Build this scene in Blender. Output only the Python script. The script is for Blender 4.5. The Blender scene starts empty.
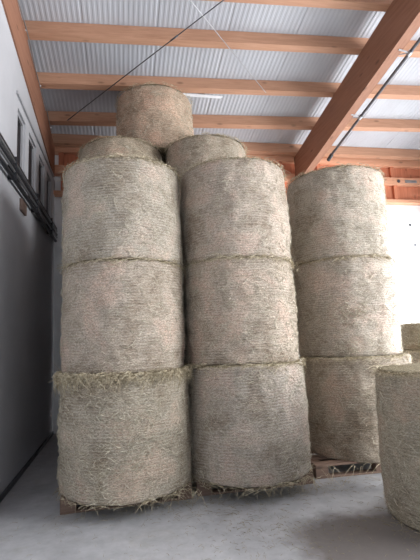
import bpy, bmesh, math, random
import numpy as np
from mathutils import Vector, Matrix, noise
PI = math.pi
scene = bpy.context.scene
COL = scene.collection

# ------------------------------------------------------------------ helpers
def link(name, me, mat=None, parent=None):
    o = bpy.data.objects.new(name, me)
    COL.objects.link(o)
    if mat is not None:
        for m in (mat if isinstance(mat, (list, tuple)) else [mat]):
            me.materials.append(m)
    if parent is not None:
        o.parent = parent
    return o

def tag(o, label=None, cat=None, group=None, kind=None):
    if label: o['label'] = label
    if cat: o['category'] = cat
    if group: o['group'] = group
    if kind: o['kind'] = kind
    return o

def empty(name, loc, rz=0.0):
    o = bpy.data.objects.new(name, None)
    o.empty_display_size = .1
    COL.objects.link(o)
    o.location = loc
    o.rotation_euler = (0, 0, rz)
    return o

def finish(bm, name, mat, parent=None, smooth=False, bevel=0):
    if bevel:
        bmesh.ops.bevel(bm, geom=bm.edges[:], offset=bevel, segments=1, affect='EDGES')
    bmesh.ops.recalc_face_normals(bm, faces=bm.faces[:])
    me = bpy.data.meshes.new(name)
    bm.to_mesh(me); bm.free()
    if smooth:
        for p in me.polygons: p.use_smooth = True
    return link(name, me, mat, parent)

def add_box(bm, x0, x1, y0, y1, z0, z1, slope=0.0, mat_index=0):
    """box whose heights follow z - slope*y (slope 0 = plain box)"""
    vs = []
    for x in (x0, x1):
        for y in (y0, y1):
            for z in (z0, z1):
                vs.append(bm.verts.new((x, y, z - slope * y)))
    for f in ((0,1,3,2),(4,6,7,5),(0,4,5,1),(2,3,7,6),(0,2,6,4),(1,5,7,3)):
        fc = bm.faces.new([vs[i] for i in f]); fc.material_index = mat_index

def box(name, dims, mat, parent=None, slope=0.0, bevel=0):
    bm = bmesh.new(); add_box(bm, *dims, slope=slope)
    return finish(bm, name, mat, parent, bevel=bevel)

def add_tube(bm, pts, r, seg=10):
    pts = [Vector(p) for p in pts]
    rings = []
    for i, p in enumerate(pts):
        a = pts[max(i-1, 0)]; b = pts[min(i+1, len(pts)-1)]
        d = (b - a).normalized()
        s = d.cross(Vector((0, 0, 1)))
        if s.length < 1e-3: s = d.cross(Vector((1, 0, 0)))
        s.normalize(); t = s.cross(d)
        rings.append([bm.verts.new(p + (s*math.cos(k*2*PI/seg) + t*math.sin(k*2*PI/seg))*r) for k in range(seg)])
    for a, b in zip(rings, rings[1:]):
        for k in range(seg):
            bm.faces.new((a[k], a[(k+1) % seg], b[(k+1) % seg], b[k]))
    bm.faces.new(rings[0][::-1]); bm.faces.new(rings[-1])

def tube(name, pts, r, mat, parent=None, seg=10):
    bm = bmesh.new(); add_tube(bm, pts, r, seg)
    return finish(bm, name, mat, parent, smooth=True)

# ------------------------------------------------------------------ materials
class NT:
    def __init__(s, name):
        s.m = bpy.data.materials.new(name); s.m.use_nodes = True
        s.t = s.m.node_tree; s.t.nodes.clear()
        s.out = s.n('ShaderNodeOutputMaterial'); s.b = s.n('ShaderNodeBsdfPrincipled')
        s.t.links.new(s.b.outputs[0], s.out.inputs[0])
    def n(s, typ, **kw):
        nd = s.t.nodes.new(typ)
        for k, v in kw.items(): setattr(nd, k, v)
        return nd
    def l(s, a, b): s.t.links.new(a, b)
    def coords(s, scale=(1,1,1), kind='Object', rand=False):
        tc = s.n('ShaderNodeTexCoord'); mp = s.n('ShaderNodeMapping')
        mp.inputs['Scale'].default_value = scale
        s.l(tc.outputs[kind], mp.inputs['Vector'])
        if rand:
            oi = s.n('ShaderNodeObjectInfo'); mu = s.n('ShaderNodeMath', operation='MULTIPLY')
            mu.inputs[1].default_value = 37.0
            s.l(oi.outputs['Random'], mu.inputs[0])
            cx = s.n('ShaderNodeCombineXYZ'); s.l(mu.outputs[0], cx.inputs[0]); s.l(mu.outputs[0], cx.inputs[1])
            s.l(cx.outputs[0], mp.inputs['Location'])
        return mp.outputs[0]
    def noise(s, vec, scale, detail=4, rough=.6, dist=0):
        nd = s.n('ShaderNodeTexNoise'); nd.inputs['Scale'].default_value = scale
        nd.inputs['Detail'].default_value = detail; nd.inputs['Roughness'].default_value = rough
        nd.inputs['Distortion'].default_value = dist
        s.l(vec, nd.inputs['Vector']); return nd.outputs['Fac']
    def ramp(s, fac, stops):
        r = s.n('ShaderNodeValToRGB'); e = r.color_ramp.elements
        while len(e) < len(stops): e.new(.5)
        for el, (p, c) in zip(e, stops):
            el.position = p; el.color = (*c, 1) if len(c) == 3 else c
        s.l(fac, r.inputs[0]); return r.outputs[0]
    def mix(s, fac, a, b, mode='MIX'):
        m = s.n('ShaderNodeMix', data_type='RGBA', blend_type=mode)
        if isinstance(fac, (int, float)): m.inputs[0].default_value = fac
        else: s.l(fac, m.inputs[0])
        for i, v in ((6, a), (7, b)):
            if isinstance(v, tuple): m.inputs[i].default_value = (*v, 1)
            else: s.l(v, m.inputs[i])
        return m.outputs[2]
    def math(s, op, a, b=None):
        m = s.n('ShaderNodeMath', operation=op)
        for i, v in enumerate((a, b)):
            if v is None: continue
            if isinstance(v, (int, float)): m.inputs[i].default_value = v
            else: s.l(v, m.inputs[i])
        return m.outputs[0]
    def bump(s, h, strength=.5, dist=.01):
        b = s.n('ShaderNodeBump'); b.inputs['Strength'].default_value = strength
        b.inputs['Distance'].default_value = dist
        s.l(h, b.inputs['Height']); s.l(b.outputs[0], s.b.inputs['Normal'])
    def set(s, color=None, rough=.8, metal=0, spec=.3):
        if color is not None:
            if isinstance(color, tuple): s.b.inputs['Base Color'].default_value = (*color, 1)
            else: s.l(color, s.b.inputs['Base Color'])
        s.b.inputs['Roughness'].default_value = rough
        s.b.inputs['Metallic'].default_value = metal
        s.b.inputs['Specular IOR Level'].default_value = spec
        return s.m

def plain(name, c, rough=.6, metal=0, spec=.3, var=.12):
    t = NT(name); v = t.coords()
    f = t.noise(v, 9, 4)
    col = t.ramp(f, [(.3, tuple(x*(1-var) for x in c)), (.7, tuple(min(1, x*(1+var)) for x in c))])
    return t.set(col, rough, metal, spec)

def mat_wrap():
    """hay seen through a fine net wrap: straw mottling, darker gaps, thin horizontal net threads"""
    t = NT('net_wrapped_hay')
    v = t.coords((1, 1, 1), rand=True)
    vs = t.coords((1, 1, 3.2), rand=True)
    big = t.noise(v, 2.6, 3, .55, .4)
    mid = t.noise(vs, 13, 4, .62, .8)
    fine = t.noise(vs, 62, 5, .7, .5)
    fib = t.noise(t.coords((1, 1, 7), rand=True), 34, 5, .75, 1.2)
    base = t.ramp(big, [(.36, (.27, .215, .16)), (.5, (.42, .37, .31)), (.64, (.54, .42, .35))])
    col = t.mix(t.math('MULTIPLY', t.ramp(mid, [(.36, (0, 0, 0)), (.62, (1, 1, 1))]), .38), base, (.70, .65, .58))
    lum = t.ramp(fine, [(.36, (.46, .43, .39)), (.5, (.95, .95, .95)), (.63, (1.4, 1.38, 1.36))])
    col = t.mix(1.0, col, lum, 'MULTIPLY')
    lum2 = t.ramp(fib, [(.36, (.55, .53, .49)), (.5, (1, 1, 1)), (.66, (1.35, 1.33, 1.28))])
    col = t.mix(.8, col, lum2, 'MULTIPLY')
    # net threads around the bale
    tc = t.n('ShaderNodeTexCoord'); sp = t.n('ShaderNodeSeparateXYZ'); t.l(tc.outputs['Object'], sp.inputs[0])
    wob = t.math('MULTIPLY', t.noise(v, 5, 2), .035)
    zz = t.math('ADD', sp.outputs[2], wob)
    ph = t.math('SINE', t.math('MULTIPLY', zz, 2*PI/.027))
    th = t.math('POWER', t.math('MAXIMUM', ph, 0.0), 5.0)
    patch = t.ramp(t.noise(v, 3.4, 2), [(.40, (.05, .05, .05)), (.62, (1, 1, 1))])
    thf = t.math('MULTIPLY', th, t.math('MULTIPLY', patch, .34))
    col = t.mix(thf, col, (.62, .60, .57))
    grv = t.math('MULTIPLY', t.math('POWER', t.math('MAXIMUM', t.math('MULTIPLY', ph, -1.0), 0.0), 3.0), t.math('MULTIPLY', patch, .26))
    col = t.mix(grv, col, (.10, .085, .065))
    oi = t.n('ShaderNodeObjectInfo')
    col = t.mix(1.0, col, oi.outputs['Color'], 'MULTIPLY')
    h = t.math('ADD', t.math('MULTIPLY', fine, .8), t.math('ADD', t.math('MULTIPLY', mid, .9), t.math('MULTIPLY', fib, .6)))
    h = t.math('ADD', h, t.math('MULTIPLY', th, .12))
    t.bump(h, .8, .02)
    return t.set(col, .62, 0, .42)

def mat_end():
    t = NT('cut_hay'); v = t.coords(rand=True)
    f = t.noise(v, 60, 6, .75, 1.5)
    col = t.ramp(f, [(.35, (.07, .055, .03)), (.5, (.24, .20, .125)), (.68, (.46, .40, .27))])
    t.bump(f, 1.0, .02)
    return t.set(col, .9, 0, .1)

def mat_straw(name, a, b):
    t = NT(name); v = t.coords()
    f = t.noise(v, 45, 3)
    return t.set(t.ramp(f, [(.35, a), (.65, b)]), .65, 0, .25)

def mat_wood(name, a, b, axis, scale=1.0, knots=True):
    """grain runs along `axis` (0 x, 1 y, 2 z)"""
    t = NT(name)
    sc = [14.0*scale]*3; sc[axis] = .9*scale
    v = t.coords(tuple(sc))
    g = t.noise(v, 2.2, 5, .6, .6)
    col = t.ramp(g, [(.3, a), (.7, b)])
    if knots:
        k = t.n('ShaderNodeTexVoronoi'); k.inputs['Scale'].default_value = 1.0
        s2 = [6.0]*3; s2[axis] = 2.3
        t.l(t.coords(tuple(s2)), k.inputs['Vector'])
        kk = t.ramp(k.outputs['Distance'], [(.07, (1, 1, 1)), (.16, (0, 0, 0))])
        col = t.mix(t.math('MULTIPLY', kk, .6), col, tuple(x*.35 for x in a))
    t.bump(g, .25, .004)
    return t.set(col, .62, 0, .25)

def mat_floor():
    t = NT('concrete_floor'); v = t.coords()
    a = t.noise(v, .9, 5, .6, .5); b = t.noise(v, 7, 6, .7)
    col = t.ramp(a, [(.3, (.33, .332, .345)), (.5, (.42, .422, .435)), (.7, (.48, .482, .495))])
    lum = t.ramp(b, [(.3, (.82, .82, .82)), (.7, (1.12, 1.12, 1.12))])
    col = t.mix(1.0, col, lum, 'MULTIPLY')
    # darker brownish patch beside the lone bale
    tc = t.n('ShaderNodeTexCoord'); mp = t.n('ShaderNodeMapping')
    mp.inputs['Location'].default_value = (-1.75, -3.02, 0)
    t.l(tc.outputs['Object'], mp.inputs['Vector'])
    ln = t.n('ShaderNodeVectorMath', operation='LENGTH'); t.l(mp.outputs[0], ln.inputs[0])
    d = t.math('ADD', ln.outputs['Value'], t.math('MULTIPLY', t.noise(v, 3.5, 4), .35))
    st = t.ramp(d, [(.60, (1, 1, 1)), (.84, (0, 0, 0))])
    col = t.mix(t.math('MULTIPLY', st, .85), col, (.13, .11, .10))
    # hay dust
    dust = t.ramp(t.noise(v, 2.3, 6, .75, 1.0), [(.55, (0, 0, 0)), (.70, (1, 1, 1))])
    col = t.mix(t.math('MULTIPLY', dust, .35), col, (.30, .27, .20))
    t.bump(b, .15, .005)
    return t.set(col, .55, 0, .4)

def mat_plaster(name, c, rough=.85, stain=.12):
    t = NT(name); v = t.coords()
    a = t.noise(v, 1.3, 5, .6); b = t.noise(v, 40, 3)
    col = t.ramp(a, [(.3, tuple(x*(1-stain) for x in c)), (.7, c)])
    t.bump(b, .15, .003)
    return t.set(col, rough, 0, .2)

def mat_roof():
    t = NT('roof_sheet_metal'); v = t.coords((1, .25, 1))
    a = t.noise(v, 2.0, 4, .6)
    col = t.ramp(a, [(.3, (.45, .465, .505)), (.7, (.51, .53, .57))])
    return t.set(col, .5, .0, .4)

M_WRAP = mat_wrap(); M_END = mat_end()
M_STRAW = mat_straw('pale_straw', (.22, .175, .10), (.66, .58, .43))
M_STRAW2 = mat_straw('weathered_straw', (.36, .32, .23), (.66, .61, .50))
M_LITTER = mat_straw('litter_straw', (.20, .17, .10), (.42, .37, .25))
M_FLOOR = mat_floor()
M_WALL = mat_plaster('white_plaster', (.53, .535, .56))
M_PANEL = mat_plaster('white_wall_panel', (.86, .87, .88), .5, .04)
M_ROOF = mat_roof()
M_GLU = mat_wood('glulam_spruce', (.26, .125, .078), (.35, .175, .112), 1)
M_PUR = mat_wood('purlin_spruce', (.42, .225, .14), (.54, .31, .205), 0)
M_RED = mat_wood('reddish_boards', (.50, .17, .09), (.66, .26, .15), 2)
M_RAIL = mat_wood('rail_spruce', (.62, .30, .18), (.78, .43, .28), 0)
M_PALLET = mat_wood('weathered_pallet_wood', (.13, .085, .065), (.25, .17, .13), 0)
M_BLACK = plain('black_pipe', (.025, .026, .03), .4, 0, .5)
M_STEEL = plain('galvanised_steel', (.42, .43, .45), .38, .8, .5)
M_DSTEEL = plain('dark_steel', (.12, .125, .14), .4, .7, .5)
M_FRAME = plain('grey_window_frame', (.42, .42, .44), .5, 0, .3, .06)
M_WHITE = plain('white_lamp_body', (.85, .87, .9), .4, 0, .4, .03)
M_BROWN = plain('brown_plate', (.16, .11, .09), .6)
gl = NT('dark_window_glass'); M_GLASS = gl.set((.02, .018, .02), .45, 0, .15)

# ------------------------------------------------------------------ straw strands
def strands(name, specs, mat, parent, seed=0, w=(.0019, .0036)):
    """specs: list of polylines (n,3); each becomes a tapering three-sided stalk"""
    rng = np.random.default_rng(seed)
    V = []; F = []; n0 = 0
    for P in specs:
        P = np.asarray(P, float); n = len(P)
        T = np.gradient(P, axis=0); T /= np.linalg.norm(T, axis=1)[:, None] + 1e-9
        ref = np.array([0, 0, 1.0]) if abs(T[0, 2]) < .9 else np.array([1.0, 0, 0])
        A = np.cross(T, ref); A /= np.linalg.norm(A, axis=1)[:, None] + 1e-9
        B = np.cross(T, A)
        ww = rng.uniform(*w)
        for i in range(n):
            q = ww * (1 - .55*i/(n-1))
            for k in range(3):
                a = k*2*PI/3
                V.append(P[i] + (A[i]*math.cos(a) + B[i]*math.sin(a))*q)
        for i in range(n-1):
            for k in range(3):
                a = n0+i*3+k; b = n0+i*3+(k+1) % 3
                F.append((a, b, b+3, a+3))
        F.append((n0+2, n0+1, n0)); e = n0+(n-1)*3; F.append((e, e+1, e+2))
        n0 += n*3
    me = bpy.data.meshes.new(name)
    me.from_pydata([tuple(v) for v in V], [], F); me.update()
    return link(name, me, mat, parent)

def bale_profile(h, sag, R=.035):
    """(radius offset, z, material) down the side with rounded shoulders"""
    pts = []
    n = 34
    for i in range(5):
        a = PI/2*i/4
        pts.append((-R + R*math.sin(a), h - R + R*math.cos(a)))
    for i in range(1, n):
        t = i/n
        z = (h-R) + (R-(h-R))*t
        pts.append((.012*math.sin(PI*t) + sag*t, z))
    for i in range(5):
        a = PI/2*i/4
        pts.append((-R + R*math.cos(a) + sag, R - R*math.sin(a)))
    return pts

NBALE = 0
def make_bale(label, x, y, z, r, h, rz=0.0, seed=1, tint=(1, 1, 1), group=None, top=1.0, bottom=1.0,
              side=1.0, skirt=0, sag=.0, lean=(0, 0), tilt=None, shoulder=.035, patches=()):
    """thing: hay_bale > wrapped_side, top_end, bottom_end, rim_straw, loose_straw"""
    root = empty('hay_bale', (x, y, z), rz)
    if tilt: root.rotation_euler = tilt
    tag(root, label, 'hay bale', group)
    rnd = random.Random(seed); off = Vector((seed*7.3, seed*3.1, seed*1.7))
    S = 144
    prof = bale_profile(h, sag, shoulder)
    def rad(a, zz, dr):
        p = Vector((math.cos(a), math.sin(a), zz*1.3))
        d = noise.noise(p*1.5 + off)*.020 + noise.noise(Vector((p.x*5, p.y*5, zz*6)) + off)*.011
        d += noise.noise(Vector((p.x*14, p.y*14, zz*22)) + off)*.007
        d += noise.noise(Vector((seed*1.1, 0, zz*16)))*.006
        return r + dr + d
    bm = bmesh.new(); rings = []
    for dr, zz in prof:
        rings.append([bm.verts.new((rad(a, zz, dr)*math.cos(a) + lean[0]*zz, rad(a, zz, dr)*math.sin(a) + lean[1]*zz,
                                    zz + noise.noise(Vector((math.cos(a)*2, math.sin(a)*2, seed)))*.012*(1 if zz > h*.5 else 0)))
                      for a in (k*2*PI/S for k in range(S))])
    for a, b in zip(rings, rings[1:]):
        for k in range(S):
            bm.faces.new((a[k], b[k], b[(k+1) % S], a[(k+1) % S]))
    body = finish(bm, 'wrapped_side', M_WRAP, root, smooth=True)
    body.color = (*tint, 1)
    # the uncovered hay ends
    for nm, zz, s in (('top_end', h, 1), ('bottom_end', 0.0, -1)):
        bm = bmesh.new(); prev = None; rr = []
        for q in (1.004, .985, .9, .7, .45, .2):
            ring = []
            for k in range(S//2):
                a = k*4*PI/S
                R = (r - .5*shoulder + (sag if s < 0 else 0) + noise.noise(Vector((math.cos(a)*6, math.sin(a)*6, zz*3))+off)*.012)*q
                up = (.008 if q < 1 else -.016) + noise.noise(Vector((R*math.cos(a)*9, R*math.sin(a)*9, seed)))*.012
                ring.append(bm.verts.new((R*math.cos(a)+lean[0]*zz, R*math.sin(a)+lean[1]*zz, zz + s*max(up, -.02)*(1 if s > 0 else .4))))
            rr.append(ring)
        for a, b in zip(rr, rr[1:]):
            for k in range(S//2):
                bm.faces.new((a[k], a[(k+1) % (S//2)], b[(k+1) % (S//2)], b[k]))
        bm.faces.new(rr[-1])
        finish(bm, nm, M_END, root, smooth=True)
    # fringe of stalks at the two rims
    sp = []
    def rim(zz, n, hang, length=(.04, .13), lift=0.0):
        for _ in range(int(n)):
            a = rnd.uniform(0, 2*PI); R = r + (sag if zz < h/2 else 0) + rnd.uniform(-.02, .006)
            p = np.array([R*math.cos(a)+lean[0]*zz, R*math.sin(a)+lean[1]*zz, zz + rnd.uniform(-.022, .016)])
            er = np.array([math.cos(a), math.sin(a), 0]); et = np.array([-math.sin(a), math.cos(a), 0])
            d = et*rnd.choice((-1, 1))*rnd.uniform(.5, 1) + er*rnd.uniform(.08, .45) + np.array([0, 0, rnd.gauss(lift, .22)])
            d /= np.linalg.norm(d); L = rnd.uniform(*length)
            if rnd.random() < .06: L *= 1.8
            drop = hang*rnd.uniform(.2, 1.3)*L
            pts = []
            for i in range(4):
                t = i/3
                q = p + d*L*t + np.array([0, 0, -drop*t*t])
                rad_ = math.hypot(q[0]-lean[0]*zz, q[1]-lean[1]*zz)
                if rad_ < r+.002:
                    q[:2] += er[:2]*(r+.004-rad_)
                pts.append(q)
            sp.append(pts)
    rim(h, 330*top, .35)
    rim(0.012, 130*bottom, .25, lift=.05)
    for _ in range(skirt):      # tangled stalks that hang over the upper edge
        a = rnd.uniform(0, 2*PI)
        if noise.noise(Vector((a*5, seed, 0))) < rnd.uniform(-.5, .35): continue
        er = np.array([math.cos(a), math.sin(a), 0]); et = np.array([-math.sin(a), math.cos(a), 0])
        L = abs(rnd.gauss(.05, .05))+.01; out = rnd.uniform(.01, .07); tt = rnd.gauss(0, .09)
        p = er*(r-.01) + np.array([0, 0, h+rnd.uniform(-.05, .03)])
        pts = [p, p+er*out+et*tt*.4+np.array([0, 0, rnd.uniform(-.02, .02)]), p+er*(out*1.15)+et*tt*.8-np.array([0, 0, L*.45]), p+er*(out*.8)+et*tt-np.array([0, 0, L])]
        sp.append(pts)
    o = strands('rim_straw', sp, M_STRAW, root, seed)
    tag(o, kind='stuff')
    # stalks poking through the net on the side
    sp = []
    for _ in range(int(850*side)):
        a = rnd.uniform(0, 2*PI); zz = rnd.uniform(.04, h-.04)
        L = rnd.uniform(.03, .14); sl = rnd.gauss(0, .45); dirn = rnd.choice((-1, 1))
        lift = rnd.uniform(.004, .016); pts = []
        n = 5
        ben = rnd.gauss(0, .03)
        for i in range(n):
            t = i/(n-1)
            aa = a + dirn*L*t*math.cos(sl)/r
            z2 = min(max(zz + L*t*math.sin(sl) + ben*math.sin(PI*t), .01), h-.01)
            tt = min(max((h-z2)/h, 0), 1)
            R = rad(aa, z2, .012*math.sin(PI*tt)+sag*tt) + .002 + lift*math.sin(PI*min(1, t*1.1))
            pts.append((R*math.cos(aa)+lean[0]*z2, R*math.sin(aa)+lean[1]*z2, z2))
        sp.append(pts)
    for pa, pz, pn, ps in patches:          # places where hay has worked out through the net
        for _ in range(pn):
            a = pa + rnd.gauss(0, ps)/r; zz = min(max(pz + rnd.gauss(0, ps*.6), .05), h-.05); L = rnd.uniform(.03, .12)
            d = rnd.uniform(0, 2*PI); pts = []
            for i in range(5):
                t = i/4; aa = a + L*t*math.cos(d)/r; z2 = min(max(zz + L*t*math.sin(d)*.7, .02), h-.02)
                R = rad(aa, z2, .012) + .003 + .03*math.sin(PI*t)*(.3+abs(math.sin(d*3)))
                pts.append((R*math.cos(aa), R*math.sin(aa), z2))
            sp.append(pts)
    o = strands('loose_straw', sp, M_STRAW2, root, seed+1, w=(.0016, .0032))
    tag(o, kind='stuff')
    return root

# ------------------------------------------------------------------ the hall
XL, XR, YF, YB = -1.24, 7.6, -5.0, 8.0
SL = .18            # the roof falls towards the back
TOP = 6.55          # underside of the purlins at y = 0
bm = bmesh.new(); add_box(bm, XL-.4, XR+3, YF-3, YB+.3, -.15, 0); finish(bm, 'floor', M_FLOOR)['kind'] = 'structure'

# left wall with four window openings
WIN = [(5.18, 5.60), (5.80, 6.28), (6.50, 6.96), (7.16, 7.60)]
WZ0, WZ1 = 3.45, 4.40
bm = bmesh.new()
add_box(bm, XL-.24, XL, YF, YB+.2, 0, WZ0)
ys = [YF] + [v for w in WIN for v in w] + [YB+.2]
for i in range(0, len(ys), 2):
    add_box(bm, XL-.24, XL, ys[i], ys[i+1], WZ0, WZ1)
# wall head follows the rafter
vs = []
for xx in (XL-.24, XL):
    for yy in (YF, YB+.2):
        vs += [bm.verts.new((xx, yy, WZ1)), bm.verts.new((xx, yy, 5.93-.175*yy-.002))]
for f in ((0,1,3,2),(4,6,7,5),(0,4,5,1),(2,3,7,6),(0,2,6,4),(1,5,7,3)):
    bm.faces.new([vs[i] for i in f])
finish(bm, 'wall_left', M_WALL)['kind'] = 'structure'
# projecting band around the window row
bm = bmesh.new()
add_box(bm, XL, XL+.025, 5.08, 7.74, WZ1+.12, WZ1+.16)
finish(bm, 'trim_1', M_FRAME)['kind'] = 'structure'
for i, (a, b) in enumerate(WIN):
    root = empty('window_%d' % (i+1), (XL-.1, (a+b)/2, WZ0)); root['kind'] = 'structure'
    root.location = (0, 0, 0)
    bm = bmesh.new(); t = .04
    add_box(bm, XL-.085, XL-.025, a, a+t, WZ0, WZ1); add_box(bm, XL-.085, XL-.025, b-t, b, WZ0, WZ1)
    add_box(bm, XL-.085, XL-.025, a+t, b-t, WZ0, WZ0+t); add_box(bm, XL-.085, XL-.025, a+t, b-t, WZ1-t, WZ1)
    finish(bm, 'window_frame', M_FRAME, root)
    box('window_pane', (XL-.060, XL-.050, a+t, b-t, WZ0+t, WZ1-t), M_GLASS, root)

# back wall: white panels, timber framed head above
bm = bmesh.new()
seams = [0, .85, 1.66, 2.47, 3.28, 4.24]
for z0, z1 in zip(seams, seams[1:]):
    add_box(bm, XL-.24, XR+.2, YB, YB+.2, z0+.004, z1-.004)
add_box(bm, XL-.24, XR+.2, YB+.02, YB+.2, 0, 5.35)
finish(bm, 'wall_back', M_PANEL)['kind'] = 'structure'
for sx, sz in ((6.15, 3.79), (6.22, 3.34), (6.75, 3.79), (6.75, 3.34), (5.55, 3.6)):
    bm = bmesh.new(); bmesh.ops.create_uvsphere(bm, u_segments=10, v_segments=6, radius=.03, matrix=Matrix.Translation((sx, YB-.004, sz)) @ Matrix.Diagonal((1, .5, 1, 1)))
    o = finish(bm, 'wall_fixing', M_DSTEEL, smooth=True)
    tag(o, {3.79: 'upper', 3.34: 'lower', 3.6: 'lone'}[sz] + ' dark round fixing on the white back wall ' +
        {6.15: 'nearest the stacks', 6.22: 'just below the one nearest the stacks', 6.75: 'towards the right wall', 5.55: 'beside the third stack'}[sx], 'wall fixing', 'round fixings on the white back wall')

hd = empty('timber_wall_head', (0, YB, 4.24))
tag(hd, 'reddish timber framed band with rails and board panels at the head of the back wall', 'timber frame')
hd.location = (0, 0, 0)
y0 = YB-.14
for z0, z1, m in ((5.06, 5.30, M_RAIL), (4.64, 4.80, M_RAIL), (4.24, 4.31, M_RAIL)):
    box('rail', (XL, XR, y0-.02, YB-.003, z0, z1), m, hd)
xs = [-1.12 + .86*k for k in range(11)]
for k, x in enumerate(xs):
    box('stud', (x-.04, x+.04, y0+.02, YB-.003, 4.802, 5.058), M_RED, hd)
    box('stud', (x+.0, x+.08, y0+.02, YB-.003, 4.312, 4.638), M_RED, hd)
for k in range(len(xs)-1):
    box('board_panel', (xs[k]+.042, xs[k+1]-.042, YB-.06, YB-.004, 4.803, 5.057), M_RED, hd)
    box('board_panel', (xs[k]+.082, xs[k+1]-.002, YB-.06, YB-.004, 4.313, 4.637), M_RED, hd)
for x in (5.86, 6.42, 6.95, 4.9, 4.2):
    bm = bmesh.new(); add_tube(bm, [(x, y0-.035, 4.72), (x, y0-.018, 4.72)], .035, 12)
    finish(bm, 'bolt', M_DSTEEL, hd)
box('joint_plate', (6.02, 6.3, y0-.028, y0-.02, 4.69, 4.75), M_STEEL, hd)

# right wall: open gateway that lets the daylight in
GY0, GY1, GZ = -3.0, 7.75, 4.0
bm = bmesh.new()
add_box(bm, XR, XR+.2, YF, GY0, 0, 7.6)
add_box(bm, XR, XR+.2, GY1, YB+.2, 0, 5.3)
vs = []
for xx in (XR, XR+.2):
    for yy in (GY0, GY1):
        vs += [bm.verts.new((xx, yy, GZ)), bm.verts.new((xx, yy, 6.75-SL*yy))]
for f in ((0,1,3,2),(4,6,7,5),(0,4,5,1),(2,3,7,6),(0,2,6,4),(1,5,7,3)):
    bm.faces.new([vs[i] for i in f])
finish(bm, 'wall_right', M_WALL)['kind'] = 'structure'
# front wall with a wide gateway behind the viewer
bm = bmesh.new()
add_box(bm, XL-.24, .2, YF-.2, YF, 0, 7.6); add_box(bm, 5.8, XR+.2, YF-.2, YF, 0, 7.6)
add_box(bm, .2, 5.8, YF-.2, YF, 4.2, 7.6)
finish(bm, 'wall_front', M_WALL)['kind'] = 'structure'

# corrugated roof sheet, ribs run down the slope
bm = bmesh.new()
per = .066; prof = [(0, 0), (.024, 0), (.033, .003), (.057, .003), (.066, 0)]
n = int((XR+.6-(XL-.3))/per)
pts = []
for k in range(n):
    for dx, dz in prof[:-1]:
        seam = .004 if k % 15 == 0 else 0
        pts.append((XL-.3 + k*per + dx, TOP+.180+dz+(seam if dz else 0)))
ra = [bm.verts.new((x, YF-.5, z-SL*(YF-.5))) for x, z in pts]
rb = [bm.verts.new((x, YB+.5, z-SL*(YB+.5))) for x, z in pts]
ta = [bm.verts.new((x, YF-.5, z+.03-SL*(YF-.5))) for x, z in pts]
tb = [bm.verts.new((x, YB+.5, z+.03-SL*(YB+.5))) for x, z in pts]
for i in range(len(pts)-1):
    bm.faces.new((ra[i], ra[i+1], rb[i+1], rb[i])); bm.faces.new((ta[i], tb[i], tb[i+1], ta[i+1]))
finish(bm, 'ceiling', M_ROOF)['kind'] = 'structure'

# purlins across, each one a beam
PY = [(-3.1, 0), (-2.2, 0), (-1.35, 0), (-.5, 0), (.35, 0), (1.2, 0), (2.03, 0), (2.86, 0), (3.69, 0), (4.5, 0), (5.20, 1), (6.07, 2), (6.91, 3), (7.66, 4)]
names = {1: 'nearest of the orange cross beams in view, with bracing rods below it',
         2: 'orange cross beam second from the front, just behind the top of the highest bale',
         3: 'orange cross beam third from the front, half hidden by the highest bale',
         4: 'hindmost orange cross beam, directly above the timber head of the back wall'}
for y, k in PY:
    if k == 0 and y < 2: continue
    sk = .012 if k == 4 else .058        # the cross beams are not quite square to the rafters
    bm = bmesh.new(); vs = []
    for xx in (XL-.1, XR+.1):
        yo = -sk*(xx-2.3)
        for yy in (y+yo, y+.11+yo):
            for zz in (TOP+.001, TOP+.178): vs.append(bm.verts.new((xx, yy, zz-SL*yy)))
    for f in ((0,1,3,2),(4,6,7,5),(0,4,5,1),(2,3,7,6),(0,2,6,4),(1,5,7,3)):
        bm.faces.new([vs[i] for i in f])
    o = finish(bm, 'roof_purlin', M_PUR)
    tag(o, names.get(k, 'orange roof cross beam nearer than the view'), 'roof beam', 'cross beams under the roof sheet')

# the two big glued rafters
def rafter(x0, x1, label):
    r_ = empty('glulam_rafter', ((x0+x1)/2, YB-.2, 0)); r_.location = (0, 0, 0)
    bm = bmesh.new()
    vs = []
    for xx in (x0, x1):
        for yy in (YF+.01, YB-.17):
            vs += [bm.verts.new((xx, yy, 5.93-.175*yy)), bm.verts.new((xx, yy, TOP-.001-SL*yy))]
    for f in ((0,1,3,2),(4,6,7,5),(0,4,5,1),(2,3,7,6),(0,2,6,4),(1,5,7,3)):
        bm.faces.new([vs[i] for i in f])
    bmesh.ops.recalc_face_normals(bm, faces=bm.faces[:])
    me = bpy.data.meshes.new('glulam_rafter'); bm.to_mesh(me); bm.free()
    o = link('glulam_rafter', me, M_GLU)
    bpy.data.objects.remove(r_)
    tag(o, label, 'rafter', 'deep glued timber rafters')
    return o
rafter(XL-.24, XL+.02, 'deep glued timber rafter running along the top of the left wall')
rafter(3.48, 3.62, 'deep brown glued timber rafter crossing the upper right above the third stack')

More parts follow.
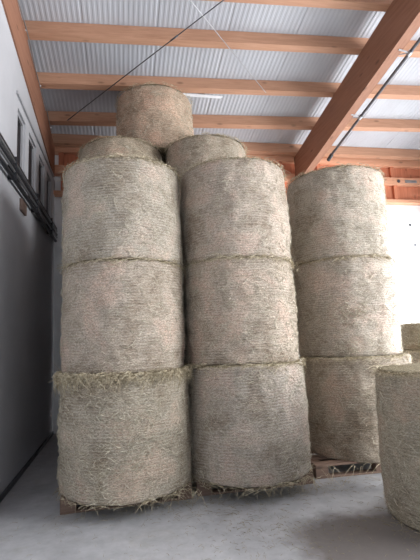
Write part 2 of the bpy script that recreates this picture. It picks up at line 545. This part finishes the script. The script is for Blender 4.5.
# hanging dark pipe beside the right rafter
def hz(y, a=5.9): return a-.175*y
t = empty('hanging_pipe', (0, 0, 0))
tag(t, 'thin dark steel pipe hung on brackets along the right rafter', 'pipe')
tube('pipe', [(3.72, -2, hz(-2)), (3.72, 6.75, hz(6.75))], .022, M_DSTEEL, t)
tube('end_cap', [(3.72, 6.72, hz(6.72)-.002), (3.72, 6.86, hz(6.86)-.02)], .034, M_BLACK, t)
for yy in (.6, 1.95, 3.2, 4.48, 5.72):
    bm = bmesh.new()
    add_tube(bm, [(3.56, yy, hz(yy)+.03), (3.72, yy, hz(yy)+.0)], .011, 8)
    add_tube(bm, [(3.60, yy+.12, hz(yy+.12)+.06), (3.72, yy, hz(yy)+.0)], .008, 8)
    add_tube(bm, [(3.72, yy-.03, hz(yy-.03)), (3.72, yy+.03, hz(yy+.03))], .032, 10)
    finish(bm, 'bracket', M_STEEL, t)

# bracing rods and their tension nuts
def lerp(a, b, s): return tuple(a[i]+(b[i]-a[i])*s for i in range(3))
def rod(a, b, r, label, nut=None):
    d = empty('bracing_rod', (0, 0, 0)); tag(d, label, 'bracing rod', 'bracing rods under the roof')
    tube('rod', [a, b], r, M_DSTEEL if r > .007 else M_STEEL, d, 8)
    for s in (nut or []):
        tube('turnbuckle', [lerp(a, b, s-.01), lerp(a, b, s+.01)], r*1.6, M_DSTEEL, d, 8)
P1 = (1.21, 4.61, 5.63); P2 = (-.89, 6.95, 5.21)
rod(lerp(P1, P2, -1.0), lerp(P1, P2, 1.0), .0075, 'dark bracing rod rising from the left rafter towards the upper middle', [.62])
Q1 = (.88, 4.65, 5.62); Q2 = (2.21, 5.96, 5.40)
rod(lerp(Q1, Q2, -1.4), lerp(Q1, Q2, 1.05), .006, 'thin bracing rod slanting down to the right to the second cross beam')

# cable with clips along the left rafter
cb = empty('roof_cable', (0, 0, 0)); tag(cb, 'thin grey cable sagging along the upper edge of the left rafter', 'cable')
pts = []
for i in range(60):
    y = 2 + i*.09
    pts.append((XL+.05 + .008*math.sin(y*5), y, TOP-.05-SL*y - .018*abs(math.sin(y*2.2))))
tube('cable', pts, .008, M_STEEL, cb, 6)
for y in (4.1, 5.3, 6.25, 7.2):
    bm = bmesh.new(); bmesh.ops.create_uvsphere(bm, u_segments=8, v_segments=6, radius=.014, matrix=Matrix.Translation((XL+.05, y, TOP-.06-SL*y)))
    finish(bm, 'clip', M_WHITE, cb, smooth=True)

# slim lamp behind the second cross beam
lp = empty('strip_lamp', (0, 0, 0)); tag(lp, 'slim white strip lamp fixed behind the second cross beam right of the highest bale', 'lamp')
box('lamp_body', (.90, 1.62, 6.26, 6.29, TOP-.012, TOP-.002), M_WHITE, lp, slope=SL)
box('diffuser', (.93, 1.59, 6.262, 6.288, TOP-.030, TOP-.0125), M_WHITE, lp, slope=SL)
box('bracket', (1.22, 1.32, 6.255, 6.295, TOP-.0015, TOP+.175), M_STEEL, lp, slope=SL)

# pipe run on the left wall
pr = empty('wall_pipe_run', (0, 0, 0)); tag(pr, 'black and grey pipe bundle clipped along the left wall below the windows', 'pipes')
for z, r, m, dx in ((3.58, .024, M_BLACK, .05), (3.53, .014, M_STEEL, .07), (3.47, .024, M_BLACK, .06), (3.42, .013, M_STEEL, .07), (3.36, .024, M_BLACK, .05)):
    tube('pipe', [(XL+dx, y, z+.006*math.sin(y*1.7+z*9)) for y in np.linspace(YF+.1, YB-.18, 40)], r, m, pr, 10)
for y in (1.2, 2.4, 3.6, 4.8, 6.0, 7.2):
    box('pipe_clip', (XL, XL+.092, y, y+.02, 3.33, 3.60), M_BLACK, pr)
o = box('wall_plate', (XL, XL+.03, 5.35, 5.62, 3.16, 3.31), M_BROWN, bevel=.005)
tag(o, 'small brown plate on the left wall directly under the pipe bundle', 'plate')
# thin dark joint where the left wall meets the floor
bm = bmesh.new(); add_box(bm, XL, XL+.02, YF, YB-.01, 0, .055); finish(bm, 'baseboard_left', M_DSTEEL)['kind'] = 'structure'

# ------------------------------------------------------------------ pallets
def pallet(x, y, label, rz=0.0, w=1.2, d=1.0):
    r_ = empty('wooden_pallet', (x, y, 0), rz); tag(r_, label, 'pallet', 'pallets under the stacks')
    for k in range(3):
        yy = -d/2 + (d-.1)/2*k
        box('bottom_board', (-w/2, w/2, yy, yy+.1, .001, .021), M_PALLET, r_, bevel=.002)
        for xx in (-w/2, -.07, w/2-.14):
            box('block', (xx, xx+.14, yy, yy+.1, .022, .098), M_PALLET, r_, bevel=.002)
    for xx in (-w/2, -.07, w/2-.14):
        box('stringer', (xx, xx+.14, -d/2, d/2, .099, .119), M_PALLET, r_, bevel=.002)
    for k in range(5):
        yy = -d/2 + (d-.12)/4*k
        box('top_board', (-w/2, w/2, yy, yy+.12, .120, .142), M_PALLET, r_, bevel=.002)
    return r_
pallet(0.0, 4.76, 'weathered pallet with straw on it under the left stack', .015)
pallet(1.27, 4.80, 'weathered pallet under the middle stack, its left end in the gap', -.01)
pallet(2.72, 4.95, 'weathered pallet under the right stack, pale board showing at its front', -.04, w=1.5, d=1.15)

# ------------------------------------------------------------------ bales
P0 = .146
B = make_bale
r = .62
# left stack
B('lowest round bale of the left stack, nearest the left wall, straw hanging over its top', 0.0, 4.50, P0, r+.005, 1.075, .0, 11, (1.0, .99, .93), None, 2.4, 1.8, 1.6, 2200, patches=((-1.25, .5, 90, .16), (-1.75, .25, 90, .2), (-1.6, .8, 60, .15)))
B('middle round bale of the left stack, smooth pinkish net wrapping', 0.0, 4.54, 1.225, r-.012, 1.045, .8, 12, (1.03, .99, .95), None, .9, .6, .8)
B('top round bale of the left stack, just right of the row of windows', 0.0, 4.53, 2.275, r-.016, .995, 1.7, 13, (1.0, 1.0, .97), None, 1.0, .5, .9)
# middle stack
B('lowest round bale of the middle stack, net lines clear on its right side', 1.26, 4.52, P0, r, 1.09, 2.1, 14, (.97, .96, .95), None, 1.0, 1.6, 1.0, 25)
B('middle round bale of the middle stack, warm brown hay behind the net', 1.26, 4.58, 1.24, r-.02, 1.06, 2.9, 15, (1.0, .95, .90), None, 1.3, .7, 1.2, 20)
B('top round bale of the middle stack, below the two small rear bales', 1.255, 4.60, 2.304, r-.022, 1.045, .5, 16, (1.02, .98, .95), None, .9, .8, .8)
# right stack
B('lowest round bale of the right stack, partly behind the lone bale', 2.775, 4.90, .125, r+.01, 1.10, .2, 17, (.94, .90, .84), None, 1.2, .6, .9, 40)
B('middle round bale of the right stack, with a torn dented patch in front', 2.80, 5.04, 1.23, r+.005, 1.16, 0, 18, (1.0, .99, .97), None, 1.0, .6, 1.0, patches=((-1.98, .50, 110, .11), (-2.02, .1, 60, .08)))
B('top round bale of the right stack, directly below the right rafter', 2.785, 5.06, 2.394, r-.005, 1.12, 2.6, 19, (.97, .97, .94), None, 1.1, .6, .8)
# rear columns under the upper bales, with an added unseen row blocking light
def copy_thing(o, loc, rz, s=1.0):
    c = o.copy(); c.scale = (s, s, 1); COL.objects.link(c); c.location = loc; c.rotation_euler = (0, 0, rz)
    for ch in list(o.children):
        d = ch.copy(); COL.objects.link(d); d.parent = c
    return c
rear = B('round bale added unseen in the rear columns behind the front stacks', -.01, 6.12, .005, .59, 1.085, 0, 20, (1, 1, 1), 'supporting and light-blocking bales of the rear columns', .2, .2, .1)
for i, (x, y, lv) in enumerate(((-.01, 6.12, 3), (1.22, 5.90, 3), (-.01, 7.235, 4), (1.22, 7.22, 4), (2.45, 7.22, 3), (2.46, 6.0, 0))):
    for k in range(lv):
        if i or k: copy_thing(rear, (x, y, .005+1.09*k), .7*k+i, .93 if y > 7 else 1.0)
B('small looking rear bale at fourth level, upper left beside the dark wall head', -.01, 6.12, 3.275, .59, .985, .9, 31, (.97, .92, .82), None, 1.0, .3, .8)
B('rear bale at fourth level, above the middle stack and right of the highest bale', 1.22, 5.90, 3.275, .59, .985, 2.2, 32, (.98, .95, .88), None, 1.0, .3, .8)
B('highest bale, alone on top of the whole stack close under the roof', .515, 6.38, 4.275, .588, .985, 1.3, 33, (1.08, .93, .81), None, .7, .5, 1.0, shoulder=.07)
# lone bale on the right
B('lone greyish round bale on the floor at the right edge, closest to the viewer', 2.73, 3.22, 0.004, .62, 1.165, .6, 41, (.84, .84, .77), None, 1.5, 1.0, .9, 0)
# bales at the far right
B('distant round bale on the floor behind the lone bale, mostly hidden', 5.30, 6.55, .004, .64, 1.16, .6, 42, (.95, .95, .88), None, 1.5, .8, .6, 60)
B('short squat bale remnant on top of the distant bale at the right edge', 5.36, 6.60, 1.175, .60, .44, 1.6, 43, (.78, .76, .62), None, 1.5, .8, .8)

# ------------------------------------------------------------------ straw on the floor and on the pallets
rnd = random.Random(5); sp = []
def litter(cx, cy, sx, sy, n, z=.004, L=(.02, .09)):
    for _ in range(n):
        x = rnd.gauss(cx, sx); y = rnd.gauss(cy, sy); a = rnd.uniform(0, PI); l = rnd.uniform(*L)
        if x < XL+.05: continue
        b = rnd.gauss(0, .3)
        sp.append([(x+math.cos(a+b*t)*l*t, y+math.sin(a+b*t)*l*t, z+.006*math.sin(PI*t)) for t in (0, .33, .66, 1)])
litter(0.2, 4.05, .5, .12, 170); litter(1.3, 4.05, .5, .12, 200); litter(2.3, 4.2, .4, .15, 120)
litter(2.15, 3.1, .12, .3, 160); litter(1.1, 3.3, .35, .18, 200, L=(.01, .05)); litter(1.5, 2.9, .5, .4, 170, L=(.01, .05))
litter(.3, 3.4, .7, .4, 110, L=(.01, .05)); litter(0.9, 3.7, .3, .15, 90)
o = strands('floor_straw', sp, M_LITTER, None, 5, w=(.001, .002))
tag(o, 'scattered loose hay stalks on the concrete floor before the stacks', 'straw', kind='stuff')
sp = []
def tuft(cx, cy, cz, n, s=.12):
    for _ in range(n):
        a = rnd.uniform(PI, 2*PI); l = rnd.uniform(.08, .24); x = cx+rnd.gauss(0, s); y = cy+rnd.gauss(0, .04)
        d = (math.cos(a)*.8, math.sin(a)*.5)
        up = rnd.uniform(-.02, .05)
        pts = []
        for t in (0, .33, .66, 1):
            pts.append((x+d[0]*l*t, y+d[1]*l*t, max(.006, cz+up*math.sin(PI*t)-t*t*rnd.uniform(.05, .13))))
        sp.append(pts)
tuft(-.2, 4.18, .13, 26, .16); tuft(.25, 4.1, .12, 26, .2); tuft(.55, 4.2, .12, 20, .1)
tuft(1.35, 4.1, .12, 40, .3); tuft(1.7, 4.1, .12, 24, .1); tuft(2.15, 4.36, .12, 8, .12); tuft(2.6, 4.35, .12, 6, .1)
o = strands('pallet_straw', sp, M_STRAW, None, 6)
tag(o, 'tangled pale straw hanging from the pallets under the three front stacks', 'straw', kind='stuff')

# ------------------------------------------------------------------ light
def area(name, loc, direction, sx, sy, power, color=(1, 1, 1)):
    ld = bpy.data.lights.new(name, 'AREA'); ld.shape = 'RECTANGLE'; ld.size = sx; ld.size_y = sy
    ld.energy = power; ld.color = color
    o = bpy.data.objects.new(name, ld); COL.objects.link(o); o.location = loc
    o.rotation_euler = Vector(direction).to_track_quat('-Z', 'Z').to_euler()
    return o
area('daylight_right_gate', (XR+.1, .9, 2.0), (-1, 0, -.42), 7.6, 3.9, 2000, (.97, .98, 1.0))
area('daylight_gate_back_end', (XR+.1, 6.2, 1.9), (-1, 0, -.5), 3.0, 3.3, 900, (.96, .98, 1.0))
area('daylight_front_gate', (3.0, YF-.05, 2.1), (0, 1, 0), 5.5, 4.1, 60, (.88, .94, 1.0))

w = bpy.data.worlds.new('overcast_sky'); scene.world = w; w.use_nodes = True
wn = w.node_tree; bg = wn.nodes['Background']; bg.inputs[0].default_value = (.80, .90, 1.0, 1); bg.inputs[1].default_value = .6

# ------------------------------------------------------------------ camera
cd = bpy.data.cameras.new('camera'); cam = bpy.data.objects.new('camera', cd); COL.objects.link(cam)
F = 425.0
Yc = Vector((125-210, -(343-280), F)).normalized()
U = Vector((80-210, 280+2800, F)); Zc = (U - U.dot(Yc)*Yc).normalized()
Xc = Yc.cross(Zc)
if Xc.x < 0: Xc = -Xc
# columns: camera axes expressed in world
right = Vector((Xc.x, Yc.x, Zc.x)); up = Vector((Xc.y, Yc.y, Zc.y)); fwd = Vector((Xc.z, Yc.z, Zc.z))
m = Matrix((( right.x, up.x, -fwd.x, 0), (right.y, up.y, -fwd.y, 0), (right.z, up.z, -fwd.z, 1.5), (0, 0, 0, 1)))
cam.matrix_world = m
cd.sensor_fit = 'VERTICAL'; cd.sensor_height = 24.0; cd.lens = 24.0*F/560.0
cd.clip_start = .05; cd.clip_end = 200
scene.camera = cam

vs = scene.view_settings
vs.view_transform = 'Standard'; vs.look = 'None'; vs.gamma = 1; vs.use_curve_mapping = False
vs.exposure = -0.44
